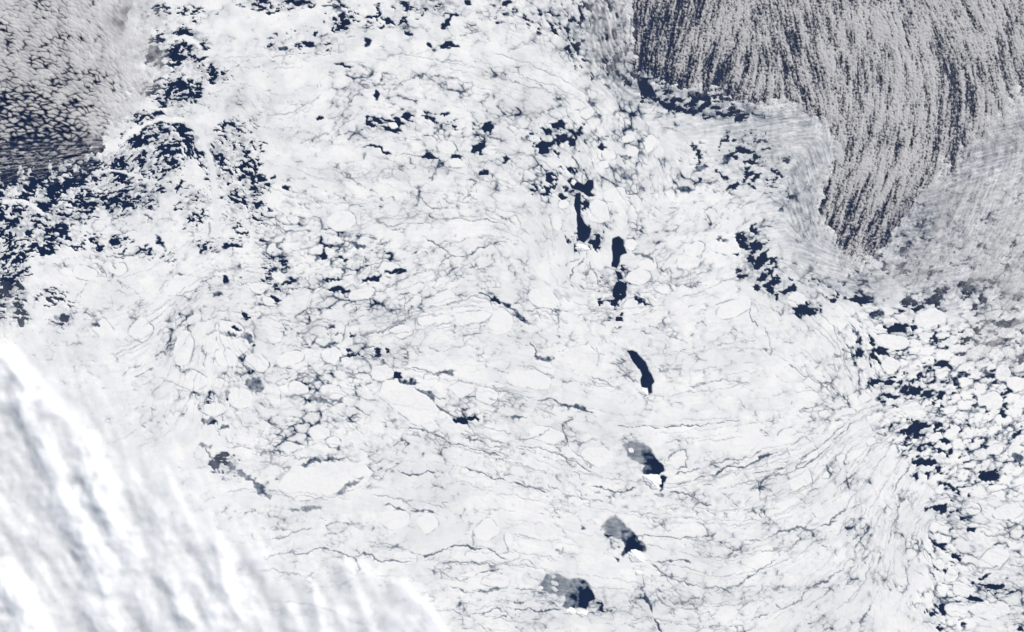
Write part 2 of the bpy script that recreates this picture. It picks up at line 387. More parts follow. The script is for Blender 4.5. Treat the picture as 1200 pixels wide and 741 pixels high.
# ------------------------------------------------------------------ named floes (rounded plates one can pick out)
# u, v, half length, half width, angle, what sets it apart
FLOES = [
 (380,562,62,20,-10,'largest white floe, long oval plate above the grey lead'),
 (586,377,15,14,0,'round white floe beside the two bright plates at centre'),
 (552,366,24,16,-10,'broad white floe left of the round central floe'),
 (388,416,14,9,10,'white floe under the small grey crescent'),
 (448,438,14,10,0,'white floe beside the blue notch left of centre'),
 (480,470,42,16,25,'long white floe sloping down below the blue notch'),
 (276,397,26,16,10,'broad white floe left of the three dark wedges'),
 (215,408,11,24,12,'tall narrow white floe among radiating cracks'),
 (166,388,15,8,-8,'oblong white floe in the left radiating pack'),
 (282,467,17,12,10,'white floe just below the grey smudge'),
 (270,385,18,8,10,'flat white floe above the broad left floe'),
 (739,287,6,8,-10,'small oval floe at the right shore of the square pool'),
 (776,338,11,7,8,'oval white floe outlined in the pack right of the lower pool'),
 (748,325,16,10,-8,'white floe between two dark pools'),
 (745,358,18,8,-5,'white floe below the lower dark pool'),
 (760,310,12,7,15,'white floe right of the upper dark pool'),
 (813,292,14,8,-20,'white floe in the cracked pack right of the pools'),
 (850,291,20,7,10,'long white floe pointing at the scattered dark pools'),
 (806,308,16,8,-12,'white floe below its twin in the right pack'),
 (860,360,24,10,-20,'large white floe at the head of the smooth plain'),
 (933,351,12,9,-8,'bright round floe over the dark bow-shaped water'),
 (518,64,10,6,-5,'oval white floe under a dark cap of water near top'),
 (523,173,13,8,5,'round white floe with water on its right'),
 (575,176,9,6,-10,'small white floe right of the round pool'),
 (535,190,10,6,5,'white floe between short dark leads'),
 (460,147,7,3.5,20,'tiny white floe encircled by water'),
 (688,133,9,6,-15,'rounded floe above the loose pack near top'),
 (740,178,9,6,-10,'white floe left of the pale band'),
 (735,163,8,5,0,'small white floe above its neighbour in the upper pack'),
 (707,193,7,5,10,'small white floe above the double pool'),
 (761,168,6,12,10,'upright white floe in the upper pack'),
 (714,182,9,6,0,'white floe in rounded upper pack'),
 (672,214,4,4,0,'tiny floe at the tip of the double pool'),
 (1162,470,16,11,0,'largest bright floe of the loose right field'),
 (1190,449,12,9,10,'bright floe against the right edge'),
 (1175,437,11,10,0,'bright round floe left of the edge floe'),
 (1180,390,12,7,-5,'oval floe under a dark streak of water'),
 (1067,477,12,8,-5,'bright floe under the twin dark pools'),
 (1103,438,9,6,0,'floe below a square dark pool'),
 (1043,428,12,7,0,'oval floe above the small dark dashes'),
 (1048,402,22,9,-3,'wide bright floe below the boat-shaped pool'),
 (1090,373,18,11,-8,'wide pale floe right of the boat-shaped pool'),
 (1013,466,8,5,0,'small oval floe at the pack margin'),
 (1018,437,8,6,0,'round floe beside the margin dashes'),
 (1166,527,10,6,-15,'oval floe in the lower loose field'),
 (1189,527,9,7,-10,'oval floe at the right border of the loose field'),
 (1097,513,9,6,0,'round floe right of the slanting pool'),
 (1106,587,9,5,0,'floe on top of the lacy pool'),
 (1095,618,5,7,-10,'upright floe left of the lower field'),
 (1140,597,10,6,5,'pale floe beside the lower field'),
 (1115,675,9,8,0,'bright rounded floe near the lower right'),
 (1128,692,14,8,15,'pale floe above the short dark lead'),
 (1120,714,16,8,5,'pale floe at the bottom of the right field'),
 (1160,715,26,9,0,'long pale floe at lower right'),
 (1165,655,20,11,-20,'broad pale floe under the hooked lead'),
 (1180,600,20,9,-12,'pale plate right of the lower field'),
 (938,562,14,16,-15,'large white floe inside the looped crack'),
 (942,530,18,11,-5,'white floe above the looped crack'),
 (910,541,10,14,10,'white floe at the left of the looped crack'),
 (967,553,9,9,0,'white floe with a dark corner notch'),
 (985,537,6,5,0,'small round floe right of the looped crack'),
 (923,512,15,10,-5,'white floe above the looped crack group'),
 (1020,517,6,5,0,'small floe at the edge of the smooth band'),
 (575,651,34,9,3,'long white floe below the wavy crack'),
 (462,608,22,11,0,'white plate below the arched crack'),
 (500,612,14,8,8,'white plate right of the arched plate'),
 (570,622,16,11,0,'squarish white plate in the lower plain'),
 (596,632,6,8,0,'small round plate ringed by a fine crack'),
 (475,653,16,7,8,'white plate on the long wavy crack'),
 (560,675,26,6,-5,'narrow white plate between lower cracks'),
 (582,682,18,6,0,'narrow white plate right of the lower cracks'),
 (620,445,30,11,10,'wide white plate in the central pack'),
 (580,458,16,8,15,'white plate left of the wide central plate'),
 (542,456,15,7,0,'white plate above the central dark notch'),
 (570,463,15,10,5,'rounded plate in the central pack'),
 (505,445,10,6,10,'pale plate beside the glinting patch'),
 (350,455,13,8,25,'white floe in the left central pack'),
 (375,507,14,8,5,'white floe in the young grey ice'),
 (390,518,10,6,10,'white floe below its twin in the grey ice'),
 (400,260,19,13,0,'large pale plate in the upper left pack'),
 (393,282,8,5,0,'small pale plate under the large one'),
 (425,345,18,6,-8,'flat white floe in the streaked pack'),
 (470,388,16,6,0,'flat white floe below the streaked pack'),
 (455,315,14,5,-12,'narrow floe in the streaked pack'),
 (520,350,16,8,-25,'slanting white floe in the central streaks'),
 (500,375,14,7,-10,'white floe left of the bright plates'),
 (636,350,20,10,25,'white plate right of the diagonal lead'),
 (640,510,24,9,8,'white plate above the forked crack'),
 (700,535,20,9,10,'white plate left of the upper polynya'),
 (745,467.5,0.01,0.01,0,''),
 (327,325,10,6,10,'white floe among dark flecks on the left'),
 (303,337,10,7,0,'white floe left of the dark flecks'),
 (320,352,12,7,-10,'white floe below the dark flecks'),
 (340,420,20,8,-15,'white floe in the lower left pack'),
 (300,425,16,9,20,'white floe under the broad left floe'),
 (225,450,22,7,-10,'long pale floe near the cloud edge'),
 (250,480,16,7,5,'pale floe above the grey smear'),
 (120,385,14,6,0,'pale floe above the cloud bank'),
 (215,335,22,9,-20,'broad pale floe in the radiating pack'),
 (138,315,12,7,5,'pale floe in the quiet left pack'),
 (100,320,16,8,10,'pale floe near the left water'),
 (265,420,14,9,20,'white floe right of the radiating cracks'),
 (750,631,3,3,0,'tiny round floe in the middle polynya'),
 (634,689,2.6,2.4,0,'tiny floe in the grey corner of the lower polynya'),
 (740,528,4,3,20,'pale fragment in the upper polynya'),
 (660,240,7,5,10,'white floe left of the channel'),
 (652,262,9,6,70,'white floe left of the narrow channel'),
 (700,248,12,16,0,'smooth pale floe right of the channel'),
 (720,228,14,8,-30,'pale floe right of the double pool'),
]
FLOES = [f for f in FLOES if f[5]]
owner = np.zeros((N, M), np.int32)
rim_seed = 900
def put_floes(biggest):
    for k, (fu, fv, fa, fb, fang, _) in enumerate(FLOES, 1):
        if fa > biggest:
            continue
        r = fa + 8
        w = win(fu - r, fv - r, fu + r, fv + r, 2)
        c, s = math.cos(math.radians(fang)), math.sin(math.radians(fang))
        x, y = U[w] + wx[w] * .5 - fu, V[w] + wy[w] * .5 - fv
        p, q = x * c + y * s, -x * s + y * c
        rng = np.random.RandomState(k * 7 + 1)
        m_ = rng.randint(6, 10)
        sharp = 3.2 / min(fa, fb) + .25
        acc = np.zeros(p.shape, f32); top = np.full(p.shape, -1e9, f32); side_k = np.zeros(p.shape, f32)
        for i_ in range(m_):
            t_ = (i_ + rng.uniform(-.3, .3)) / m_ * 2 * math.pi
            nx_, ny_ = math.cos(t_), math.sin(t_)
            r_ = math.hypot(nx_ * fa, ny_ * fb) * rng.uniform(.84, 1.06)
            e_ = p * nx_ + q * ny_ - r_
            acc += np.exp(np.clip(sharp * e_, -60, 30))
            st_ = rng.uniform(0, 1) ** 1.6
            side_k = np.where(e_ > top, st_, side_k); top = np.maximum(top, e_)
        dd = np.log(acc + 1e-30) / sharp
        inside = dd < .2
        ring = np.exp(-((dd - .8) / .7) ** 2) * np.clip(.10 + .75 * side_k + .9 * (weld[w] - .5), .05, .85) * (.38 + .60 * CRACK[w])
        cur = age[w]
        rest = 1 - .22 * (1 - cur) * (cur > .4)
        cur = np.where(inside, np.maximum(cur, rest * .97), cur)
        age[w] = np.minimum(cur, 1 - ring)
        ow = owner[w]
        ow[inside & (age[w] > .05)] = k
        owner[w] = ow
put_floes(999)
n_named = len(FLOES)

# dark pools and polynyas with their true outlines
for p in [
 [(639,203),(651,202),(654,210),(648,217),(640,213)],
 [(664,212),(670,208),(677,214),(684,217),(689,211),(695,211),(695,220),(691,225),(698,229),(690,231),(684,226),(678,224),(670,220)],
 [(675,226),(681,226),(680,242),(681,254),(685,262),(693,268),(691,278),(684,285),(677,281),(676,266),(676,252),(672,240)],
 [(717,280),(724,277),(731,281),(731,289),(735,297),(727,300),(726,308),(722,315),(716,312),(718,300),(717,290)],
 [(722,331),(728,329),(733,337),(734,348),(729,350),(727,343),(723,352),(717,347),(719,338)],
 [(720,317),(727,320),(731,327),(724,328)],
 [(734,411),(740,411),(746,413),(751,419),(757,426),(760,434),(764,440),(766,447),(763.5,452),(764,461),(760,461.5),(759,455),(752,455),(750,446),(752,440),(750,433),(746,429),(741,423),(739,418)],
 [(745,91),(756,91),(763,100),(770,113),(755,114),(748,104)],
 [(774,557),(782,559),(778,566),(777,574),(773,570)],
 [(683,703),(690,700),(697,697),(698,702),(690,706),(687,714),(677,712)],
]:
    pool(p, mix=.09)
# polynyas behind the southern islands: grey young ice thinning to open water beside the land
def polynya(pts, dark, far, seed):
    w = win(*bbox(pts))
    d = poly_sdf(pts, Uw[w], Vw[w])
    t = np.clip(np.hypot(U[w] - dark[0], V[w] - dark[1]) / math.hypot(far[0] - dark[0], far[1] - dark[1]), 0, 1.1)
    mottled = fbm(Uw[w] / 8, Vw[w] / 8, seed, 4)
    lvl = -.30 + .64 * smooth(.02, .60, t + .24 * mottled) + .20 * mottled + .05 * np.clip(grain[w], -1, 1)
    lvl = np.where((n3[w] > 1.0) & (unit(id3[w] >> 3) < .07), .75, lvl)
    age[w] = np.minimum(age[w], lvl + (1.1 - lvl) * smooth(-2.2 * (.3 + t), 2.2 * (.3 + t), d))
polynya([(728,521),(740,516),(755,519),(763,526),(768,536),(777,545),(778,553),(770,556),(762,556),(755,560),(752,553),(756,545),(748,543),(735,536)], (770,548), (732,524), 71)
polynya([(704,617),(712,608),(722,604),(730,612),(740,621),(750,630),(757,640),(756,648),(745,645),(737,647),(730,653),(727,650),(732,642),(728,633),(715,629),(708,622)], (740,645), (712,608), 72)
polynya([(631,685),(640,673),(652,671),(665,678),(680,677),(690,683),(697,695),(698,702),(690,706),(686,714),(675,713),(665,714),(658,712),(663,704),(660,698),(645,697),(634,693)], (693,707), (638,682), 73)

for s in [  # u, v, width, height, angle, level
 (445,144,16,5,35),(462,152,14,6,12),(477,137,12,9),(570,150,13,12,0),(560,173,17,8,-10),(503,184,12,3),(536,184,12,3,5),(567,203,10,6),(593,188,10,5,-15),
 (440,112,9,9),(375,138,4,4),(402,76,12,2,15),(525,54,16,5,0),(503,53,6,4,50),(525,24,20,4,-50),(455,25,15,5,25),(478,40,8,5,20),(332,57,10,6,0,.05),(363,52,10,5),(431,50,8,8,0,0),(406,27,8,9,30),(396,10,15,8,30,.15),
 (307,210,10,4,10),(320,208,6,4),(316,217,6,4),(336,220,7,4,20),(303,241,11,5,10),(548,3,8,5,20),(593,3,8,5),(592,16,5,4),(345,3,18,4),
 (655,147,15,7,-15),(641,155,10,5),(660,163,18,7,15),(669,168,8,8),(637,173,12,14),(646,168,10,4),(706,173,8,5),(693,122,10,6,0,.15),(740,150,14,4,0,.2),
 (783,125,15,8,10),(797,117,10,4),(815,113,17,9,20),(823,125,12,9,-30),(838,127,12,4),(850,135,20,4,5),(872,136,8,3),
 (872,176,16,5,15),(852,185,14,8,-20,.1),(877,190,13,5,-10),(822,197,16,8,-25,.15),(860,218,14,5,-15),(885,209,12,5,-25),(803,222,16,6,0,.15),
 (697,283,9,7),(740,281,7,6,0,.25),(660,230,10,6,20),(752,353,14,4,25),(845,281,9,4,15,.1),(883,270,8,4,60),(871,287,18,6,35),(887,289,14,9,20),(880,305,10,9),(893,304,9,22,25),(870,323,11,4,-15),(893,326,11,6,-30),(898,334,8,7),
 (905,329,8,9,-40),(925,340,15,6,-20),(943,364,22,10,15),(1007,352,18,9,10),(1025,369,17,7,-20,.05),(1052,384,24,11,-5),(1075,362,14,6,-10),(1093,352,19,10,-15),(1150,350,8,15,10,-.1),(1193,349,12,9,-25),
 (1180,380,28,7,-5),(1163,402,14,6),(1030,411,15,7,10),(1008,413,8,12,10),(1103,427,14,10,10),(1077,439,12,6),(1027,447,15,6),(1042,449,8,5),(1072,458,20,11,-10),(1058,457,12,6),(1043,463,17,5,10),(1087,462,13,10),(1102,465,8,12,40),
 (1118,445,15,9,45,.1),(1157,440,9,14,-30,.12),(1148,477,18,5,15,.05),(1175,487,5,10,-20),(1196,420,8,14,20),(1125,440,10,6,-20,.1),
 (1073,502,36,10,-18),(1088,521,10,4),(1078,527,8,5),(1087,541,22,9,5),(1102,529,8,5),(1108,517,8,5),(1087,556,6,7),(1157,559,22,12,-5),(1165,553,8,7),(1112,569,12,4),(1102,596,18,9),(1127,607,7,4),(1138,621,9,5),(1117,652,5,8),
 (1165,687,26,6,4),(1143,702,18,6,12),(1092,721,6,5),(1195,738,12,6),(1193,537,16,8,10,.1),(1104,713,4,8),(1152,676,12,4,-30),(1130,733,5,6),
 (75,372,9,10,0,-.1),(135,283,13,6),(25,378,8,9),(112,380,7,4,0,.1),(188,285,6,14,-30,.0),(270,288,16,3),(265,327,6,10,-20),(254,345,9,7,0,.1),(288,370,10,4,35),(277,385,10,4,30),(270,392,11,4,15,.1),(290,397,13,9,30,.2),
 (298,451,22,14,25,.28),(230,462,13,3,5,.15),(246,492,16,6,0,.3),(296,405,4,3),(318,319,9,4),(342,328,7,5,35),(307,281,10,4,15),(320,315,6,5),(323,351,10,4,20),(380,300,9,4),(397,340,18,4,10),(420,288,14,4,25,.15),(463,318,16,3.5,-5),(437,327,16,3,-12),(388,327,12,2.5,5),
 (386,404,14,4,-15,.15),(465,440,6,9,25),(477,446,18,4,12,.05),(522,438,16,4,-5,.2),(540,492,14,6,-10),(553,491,12,5),(505,463,14,5,45,.2),(380,470,18,5,25,.3),(371,468,26,6,15,.35),(392,470,16,5,0,.35),(582,352,10,5,20),(595,358,10,6,30,.05),(612,375,16,3,35,.1),
 (632,419,10,5,20,.15),(645,421,10,3,-8,.2),(663,477,10,4,25,.15),(680,479,12,4,20,.1),(605,490,14,3,0,.25),(542,494,10,4),
 (368,541,24,5,-12,.2),(388,539,14,4,0,.2),(402,575,18,5,-50,.4),(415,566,16,5,-25,.42),(305,573,20,7,50,.2),(316,582,8,8,0,.35),(360,596,36,5,-3,.4),(330,620,16,4,5,.5),
 (270,546,12,5,25,.25),(283,556,10,6,50,.3),(293,560,14,5,15,.3),(240,522,10,3,10,.3),(250,496,10,4),(264,500,10,5,-20,.2),
 (683,619,4,3,0,.2),(752,690,3,6,0,.3),(703,713,5,9,-30,.0),(776,566,4,12,15,-.2),(655,646,8,3,0,.5),(772,580,8,3,10,.4)]:
    spot(*s)

for pts, wd, dp in [
 ([(425,175),(434,170),(444,172),(452,179),(460,182)],1.9,1.35),([(460,182),(480,181),(500,185)],.8,.6),([(478,228),(495,233),(505,243),(520,246)],.9,.7),([(540,235),(550,228),(560,236)],.8,.6),
 ([(300,52),(318,60),(330,57)],.8,.4),([(395,75),(407,79)],1,.8),([(350,170),(370,160),(390,155)],.8,.5),
 ([(555,335),(565,345),(580,350),(598,360),(618,377),(630,385)],1.4,.95),([(515,300),(518,308),(530,300),(548,301),(560,292),(580,287)],1.0,.8),([(493,275),(510,287),(522,292),(530,302)],.9,.8),
 ([(600,365),(612,372),(620,378)],1.4,.9),([(620,400),(628,412),(630,420),(645,421)],1.1,.8),([(600,428),(625,430),(640,440),(655,444)],.8,.6),([(625,470),(650,468),(660,476),(672,476),(686,482),(700,485)],1.3,.9),
 ([(575,455),(600,462),(620,470)],.9,.6),([(480,450),(490,457),(500,463),(512,473),(520,482),(540,490),(560,500)],1.5,.8),([(470,500),(500,505),(530,520),(560,528),(590,535)],1.0,.75),([(540,510),(560,516),(575,525),(600,523)],1.0,.7),
 ([(600,523),(630,525),(650,531),(680,545),(700,556)],1.0,.7),([(652,494),(660,500),(662,515),(668,527)],1.3,.8),([(600,515),(630,512),(650,500)],.9,.6),([(660,518),(690,518),(702,514)],.8,.6),([(668,527),(685,538),(695,550)],.8,.55),
 ([(690,569),(705,572),(722,578),(740,574),(750,566)],1.2,.85),([(640,565),(660,580),(690,586),(710,587)],.9,.6),([(600,560),(620,570),(650,575)],.8,.5),
 ([(430,545),(450,540),(465,542)],.9,.6),([(462,550),(472,552),(482,557),(492,555),(500,551),(512,557)],1.5,.85),([(443,595),(452,593),(460,592),(470,597),(480,600),(495,598),(512,601)],1.3,.8),
 ([(300,647),(312,655),(318,650),(340,648),(352,650),(372,643),(390,645),(405,650),(414,655),(425,648),(436,652),(445,658),(455,656),(475,661),(490,655)],1.3,.8),
 ([(490,648),(497,651),(515,648),(535,640),(548,640),(556,643),(575,644),(587,654),(600,660)],1.4,.85),([(450,648),(465,640),(480,645),(495,652)],.9,.6),([(555,676),(565,671),(582,668),(592,667)],1.4,.8),
 ([(505,662),(520,672),(540,680),(552,677)],.9,.55),([(520,683),(540,692),(560,694),(580,690),(600,688)],1.2,.75),([(525,712),(545,722),(570,718),(582,712),(600,722)],1.1,.7),([(575,728),(587,720),(596,722)],1.2,.8),
 ([(300,669),(320,668),(340,674),(355,675),(365,685)],1.2,.75),([(325,705),(350,707),(375,712),(395,718),(410,728),(440,734)],1.5,.7),([(312,632),(330,630),(350,622),(372,616)],1.2,.6),
 ([(555,620),(556,640)],.7,.5),([(590,630),(595,645),(588,650)],.8,.5),([(600,625),(630,632),(660,634)],.7,.4),([(600,540),(625,550),(640,553)],.7,.45),
 ([(600,688),(620,692),(632,690)],1,.6),([(600,715),(620,714),(632,717),(650,714),(662,716)],1.3,.85),([(607,660),(615,655),(630,665)],.9,.5),
 ([(753,688),(757,703),(762,715),(768,727),(775,741),(779,752)],1.6,.95),([(752,672),(756,690)],1,.6),([(768,690),(775,705),(788,715),(795,722)],1.0,.65),([(775,668),(790,690),(800,702),(815,707)],.8,.5),
 ([(757,655),(765,662),(780,675),(800,683),(820,688),(850,690),(870,683),(885,672),(900,662),(915,652)],1.0,.75),([(770,660),(785,658),(800,656),(812,660)],1.3,.8),([(790,705),(830,712),(870,708),(900,703)],.8,.5),
 ([(780,575),(800,580),(815,585),(828,592),(838,592)],1.2,.8),([(790,568),(805,565),(820,560),(832,557),(840,562)],1.0,.7),([(832,563),(842,554),(850,548),(862,546),(872,549),(882,542),(895,535),(915,528)],1.7,.9),
 ([(785,558),(805,553),(825,548),(850,540),(880,535),(900,526)],1.0,.7),([(810,612),(840,614),(870,618)],.8,.45),([(870,632),(890,633),(905,627),(925,620)],1.0,.6),([(830,654),(860,652),(900,645),(930,640)],.8,.5),
 ([(780,540),(790,530),(802,527),(806,535),(804,548),(790,552)],1.1,.7),([(778,520),(792,515),(798,520)],.9,.6),
 ([(900,627),(920,622),(935,618),(950,622),(965,616),(985,608)],1.3,.75),([(970,615),(978,605),(990,597),(1010,590)],1.0,.7),([(900,555),(920,556),(930,552)],.9,.6),([(902,700),(915,715),(940,702),(948,690),(965,682),(985,668),(1000,652)],1.0,.6),([(945,690),(960,685),(972,680)],1.8,.8),
 ([(1040,640),(1046,620),(1052,600)],1.2,.6),([(1045,655),(1040,672),(1036,690)],1.0,.5),([(930,555),(938,540),(945,533),(953,530)],.9,.6),([(968,545),(974,555),(972,562)],1.6,.8),
 ([(1162,640),(1170,637),(1177,637),(1184,643)],1.8,1.0),([(1100,640),(1120,655),(1135,665)],1.0,.7),([(1135,665),(1150,670),(1170,662)],.9,.6),([(1140,700),(1165,705),(1190,695)],.8,.5),([(1145,622),(1160,628),(1180,625),(1200,612)],1.0,.6),([(1150,580),(1175,575),(1200,565)],.9,.55),
 ([(667,330),(672,318),(680,306),(684,300)],1.3,.75),([(690,308),(698,322),(705,338)],1.0,.6),([(662,312),(670,305),(678,302)],.9,.6),([(740,297),(750,298),(760,301),(768,308)],2.2,.75),([(745,346),(755,352),(765,362)],1.3,.8),
 ([(760,337),(768,330),(782,332),(788,340),(785,346),(772,346)],.9,.55),([(836,360),(850,355),(862,350)],1.0,.6),([(878,360),(880,372),(888,385)],1.2,.75),([(895,380),(900,395),(905,410),(900,418)],1.0,.6),
 ([(830,405),(850,403),(880,400),(895,395)],.8,.45),([(800,455),(830,450),(850,445),(870,448),(885,445)],1.0,.55),([(770,438),(785,432),(800,433)],1.6,.5),
 ([(700,405),(702,420),(698,430)],.9,.5),([(715,423),(725,430),(735,440),(745,450)],1.0,.7),([(690,440),(705,445),(718,452)],.9,.6),
 ([(600,250),(610,262),(620,275)],.9,.5),([(565,250),(590,262),(600,270)],.8,.45),([(640,245),(646,262),(650,280)],.8,.45),
 ([(180,420),(188,412),(195,415),(200,408)],1.3,.7),([(196,425),(203,405),(206,392)],1.1,.6),([(235,405),(240,418),(240,430)],1.2,.6),([(155,443),(170,437),(180,430)],1.2,.6),
 ([(240,395),(250,388),(275,391),(290,400)],.9,.5),([(110,310),(120,315),(126,325)],1.2,.6),([(125,300),(133,308),(134,316)],1.0,.6),([(160,250),(170,252),(180,258)],1.4,.8),([(246,260),(245,275),(247,282)],2.0,.5),
 ([(180,440),(205,450),(230,462),(250,464)],.9,.4),([(233,518),(245,530),(248,540)],1.5,.7),([(262,540),(270,550),(265,558)],1.3,.7),
 ([(395,325),(420,320),(440,308),(470,305)],.9,.6),([(430,350),(450,340),(475,325),(500,318)],.9,.6),([(350,295),(380,285),(410,290)],.9,.5),([(420,395),(450,388),(480,372),(485,365)],1.0,.65),([(395,430),(400,420),(420,412),(440,418),(455,428)],1.3,.8),
 ([(440,258),(455,268),(480,270)],.9,.6),([(500,405),(520,412),(540,405),(560,395)],.8,.5),([(375,272),(400,276),(418,270),(417,258)],.8,.45)]:
    lead(pts, wd, dp)

# long thin leads that follow the drift
rs = np.random.RandomState(77)
def trace(u, v, n, sgn):
    pts = []
    lx = ly = 0
    for i_ in range(n):
        c = min(max(int(u - U0), 0), M - 1); r = min(max(int(v - V0), 0), N - 1)
        t = TH[r, c]
        nx, ny = math.cos(t), math.sin(t)
        if (nx * lx + ny * ly < 0) if i_ else sgn < 0:
            nx, ny = -nx, -ny
        lx, ly = nx, ny
        u += nx * 7 + rs.normal(0, .9); v += ny * 7 + rs.normal(0, .9)
        if not (U0 < u < U1 and V0 < v < V1):
            break
        pts.append((u, v))
    return pts
ZONES = [((760, 490, 1060, 741), 75), ((560, 480, 760, 741), 36), ((420, 240, 680, 480), 45), ((600, 330, 900, 500), 24), ((300, 400, 600, 741), 28), ((140, 300, 330, 520), 40), ((330, 60, 720, 240), 34), ((940, 370, 1060, 620), 34), ((1080, 580, 1200, 741), 30)]
for (za, zb, zc, zd), cnt_ in ZONES:
    for _ in range(cnt_):
        u, v = rs.uniform(za, zc), rs.uniform(zb, zd)
        n_ = int(rs.uniform(3, 13))
        pts = trace(u, v, n_, -1)[::-1] + [(u, v)] + trace(u, v, n_, 1)
        if len(pts) > 3:
            lead(pts, rs.uniform(.3, .8), rs.uniform(.15, .6) * (1.4 if rs.rand() < .15 else .85), True, .8)
put_floes(7.5)
# smooth streamers of fine ice drifting through the open water on the left
def stream(pts, width, level=.86):
    w = win(*bbox(pts))
    d, al, run = line_dist(pts, U[w] + wx[w], V[w] + wy[w])
    k = (1 - smooth(width * .35, width * .8, d + 1.2 * np.clip(grain[w], -1, 1) * .4)) * smooth(0, .08, al / run) * (1 - smooth(.8, 1, al / run))
    age[w] = age[w] + (level + .06 * perlin(al / 6, d / 3, 66) - age[w]) * k
stream([(222,140),(236,160),(247,190),(252,220),(254,250),(252,275),(248,288)], 7.5)
stream([(196,52),(205,45),(216,44),(230,52),(240,62)], 5.5, .93)
stream([(128,172),(142,166),(155,155),(172,145),(195,139),(215,142),(230,148)], 5, .93)
stream([(105,205),(125,200),(150,203),(175,212),(200,214)], 3.5, .85)
stream([(0,238),(25,236),(45,246),(60,258)], 4.5, .93)
owner[age < .05] = 0

# islands keep a sheet of land-fast ice under them
ISLANDS = [
 (681.5, 290.5, 7.5, 4.6, 10, 2.6, 'small snow-covered island at the lower end of the narrow dark channel'),
 (754.0, 459.0, 5.0, 4.6, 0, 2.4, 'small snow-covered island at the lower tip of the crescent of open water'),
 (764.5, 564.0, 11.5, 8.2, 8, 5.0, 'largest snow-covered mountain island, below the upper grey polynya'),
 (745.5, 652.5, 11.0, 6.2, 24, 3.6, 'snow-covered mountain island below the middle grey polynya'),
 (668.0, 716.5, 7.0, 3.8, 5, 2.4, 'snow-covered island on the left under the lowest polynya'),
 (682.5, 719.0, 6.0, 3.6, 5, 2.6, 'snow-covered island on the right under the lowest polynya'),
 (748.0, 671.5, 3.6, 3.0, 0, 1.6, 'tiny snow-covered islet in closed pack below the middle island'),
]
for (iu, iv, ia, ib, ang, ih, lab) in ISLANDS:
    w = win(iu - ia, iv - ib, iu + ia, iv + ib, 3)
    q = np.sqrt(((U[w] - iu) / (ia * .9)) ** 2 + ((V[w] - iv) / (ib * .9)) ** 2)
    age[w] = np.where(q < 1, np.maximum(age[w], .9), age[w])

# open water under the two cloud fields of the upper corners
rag = fbm(U / 14, V / 14, 95, 4)
ul_line = 202 - .10 * U - 55 * smooth(90, 150, U) - 170 * smooth(120, 168, U)
UL = 1 - smooth(-8, 10, V - ul_line + bigy + 22 * rag)
ur_sd = poly_sdf([(732,-60),(732,60),(738,86),(770,104),(830,112),(862,128),(925,128),(962,150),(976,175),(957,205),(950,235),(958,270),(985,305),(1010,320),(1045,290),(1090,230),(1140,180),(1190,130),(1300,90),(1300,-60)], U + .5 * bigx, V + .5 * bigy)
UR = 1 - smooth(-16, -4, ur_sd + 8 * rag + 30 * smooth(1040, 1110, U) * (wisp - .3))
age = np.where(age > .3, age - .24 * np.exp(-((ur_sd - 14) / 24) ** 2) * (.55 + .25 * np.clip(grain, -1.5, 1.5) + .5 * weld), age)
age = np.where(UL > .5, np.minimum(age, 1 - 2.2 * UL), age)
age = np.where(UR > .5, np.minimum(age, 1 - 2.2 * UR), age)

# ------------------------------------------------------------------ materials
def mat(name):
    m = bpy.data.materials.new(name)
    m.use_nodes = True
    nt = m.node_tree
    for n in list(nt.nodes):
        nt.nodes.remove(n)
    out = nt.nodes.new('ShaderNodeOutputMaterial')
    return m, nt, out

def node(nt, kind, **kw):
    n = nt.nodes.new(kind)
    for k, v in kw.items():
        if k in n.inputs:
            n.inputs[k].default_value = v
        else:
            setattr(n, k, v)
    return n

def ice_material(name, low=.72, high=.84):
    m, nt, out = mat(name)
    at = node(nt, 'ShaderNodeAttribute', attribute_name='age')
    ramp = node(nt, 'ShaderNodeValToRGB')
    cr = ramp.color_ramp
    stops = [(0.0, (.016, .030, .070)), (.18, (.10, .13, .18)), (.40, (.27, .295, .325)), (.62, (.49, .51, .525)), (.82, (.70, .715, .72)), (1.0, (.862, .862, .845))]
    cr.elements[0].position = 0; cr.elements[0].color = stops[0][1] + (1,)
    cr.elements[1].position = 1; cr.elements[1].color = stops[-1][1] + (1,)
    for p, c in stops[1:-1]:
        e = cr.elements.new(p); e.color = c + (1,)
    nt.links.new(at.outputs['Fac'], ramp.inputs[0])
    tc = node(nt, 'ShaderNodeTexCoord')
    nz = node(nt, 'ShaderNodeTexNoise', Scale=.03, Detail=8.0, Roughness=.62)
    nt.links.new(tc.outputs['Object'], nz.inputs['Vector'])
    mp = node(nt, 'ShaderNodeMapRange')
    mp.inputs['From Min'].default_value = .3; mp.inputs['From Max'].default_value = .7
    mp.inputs['To Min'].default_value = .945; mp.inputs['To Max'].default_value = 1.0
    nt.links.new(nz.outputs['Fac'], mp.inputs['Value'])
    mx = node(nt, 'ShaderNodeMix', data_type='RGBA', blend_type='MULTIPLY')
    mx.inputs[0].default_value = 1
    nt.links.new(ramp.outputs[0], mx.inputs[6])
    cmb = node(nt, 'ShaderNodeCombineColor')
    nt.links.new(mp.outputs[0], cmb.inputs[0]); nt.links.new(mp.outputs[0], cmb.inputs[1])
    cmb.inputs[2].default_value = .99
    nt.links.new(cmb.outputs[0], mx.inputs[7])
    b = node(nt, 'ShaderNodeBsdfPrincipled', Roughness=.9)
    b.inputs['Specular IOR Level'].default_value = .15
    nt.links.new(mx.outputs[2], b.inputs['Base Color'])
    nt.links.new(b.outputs[0], out.inputs[0])
    return m

ICE = ice_material('snow_covered_ice')

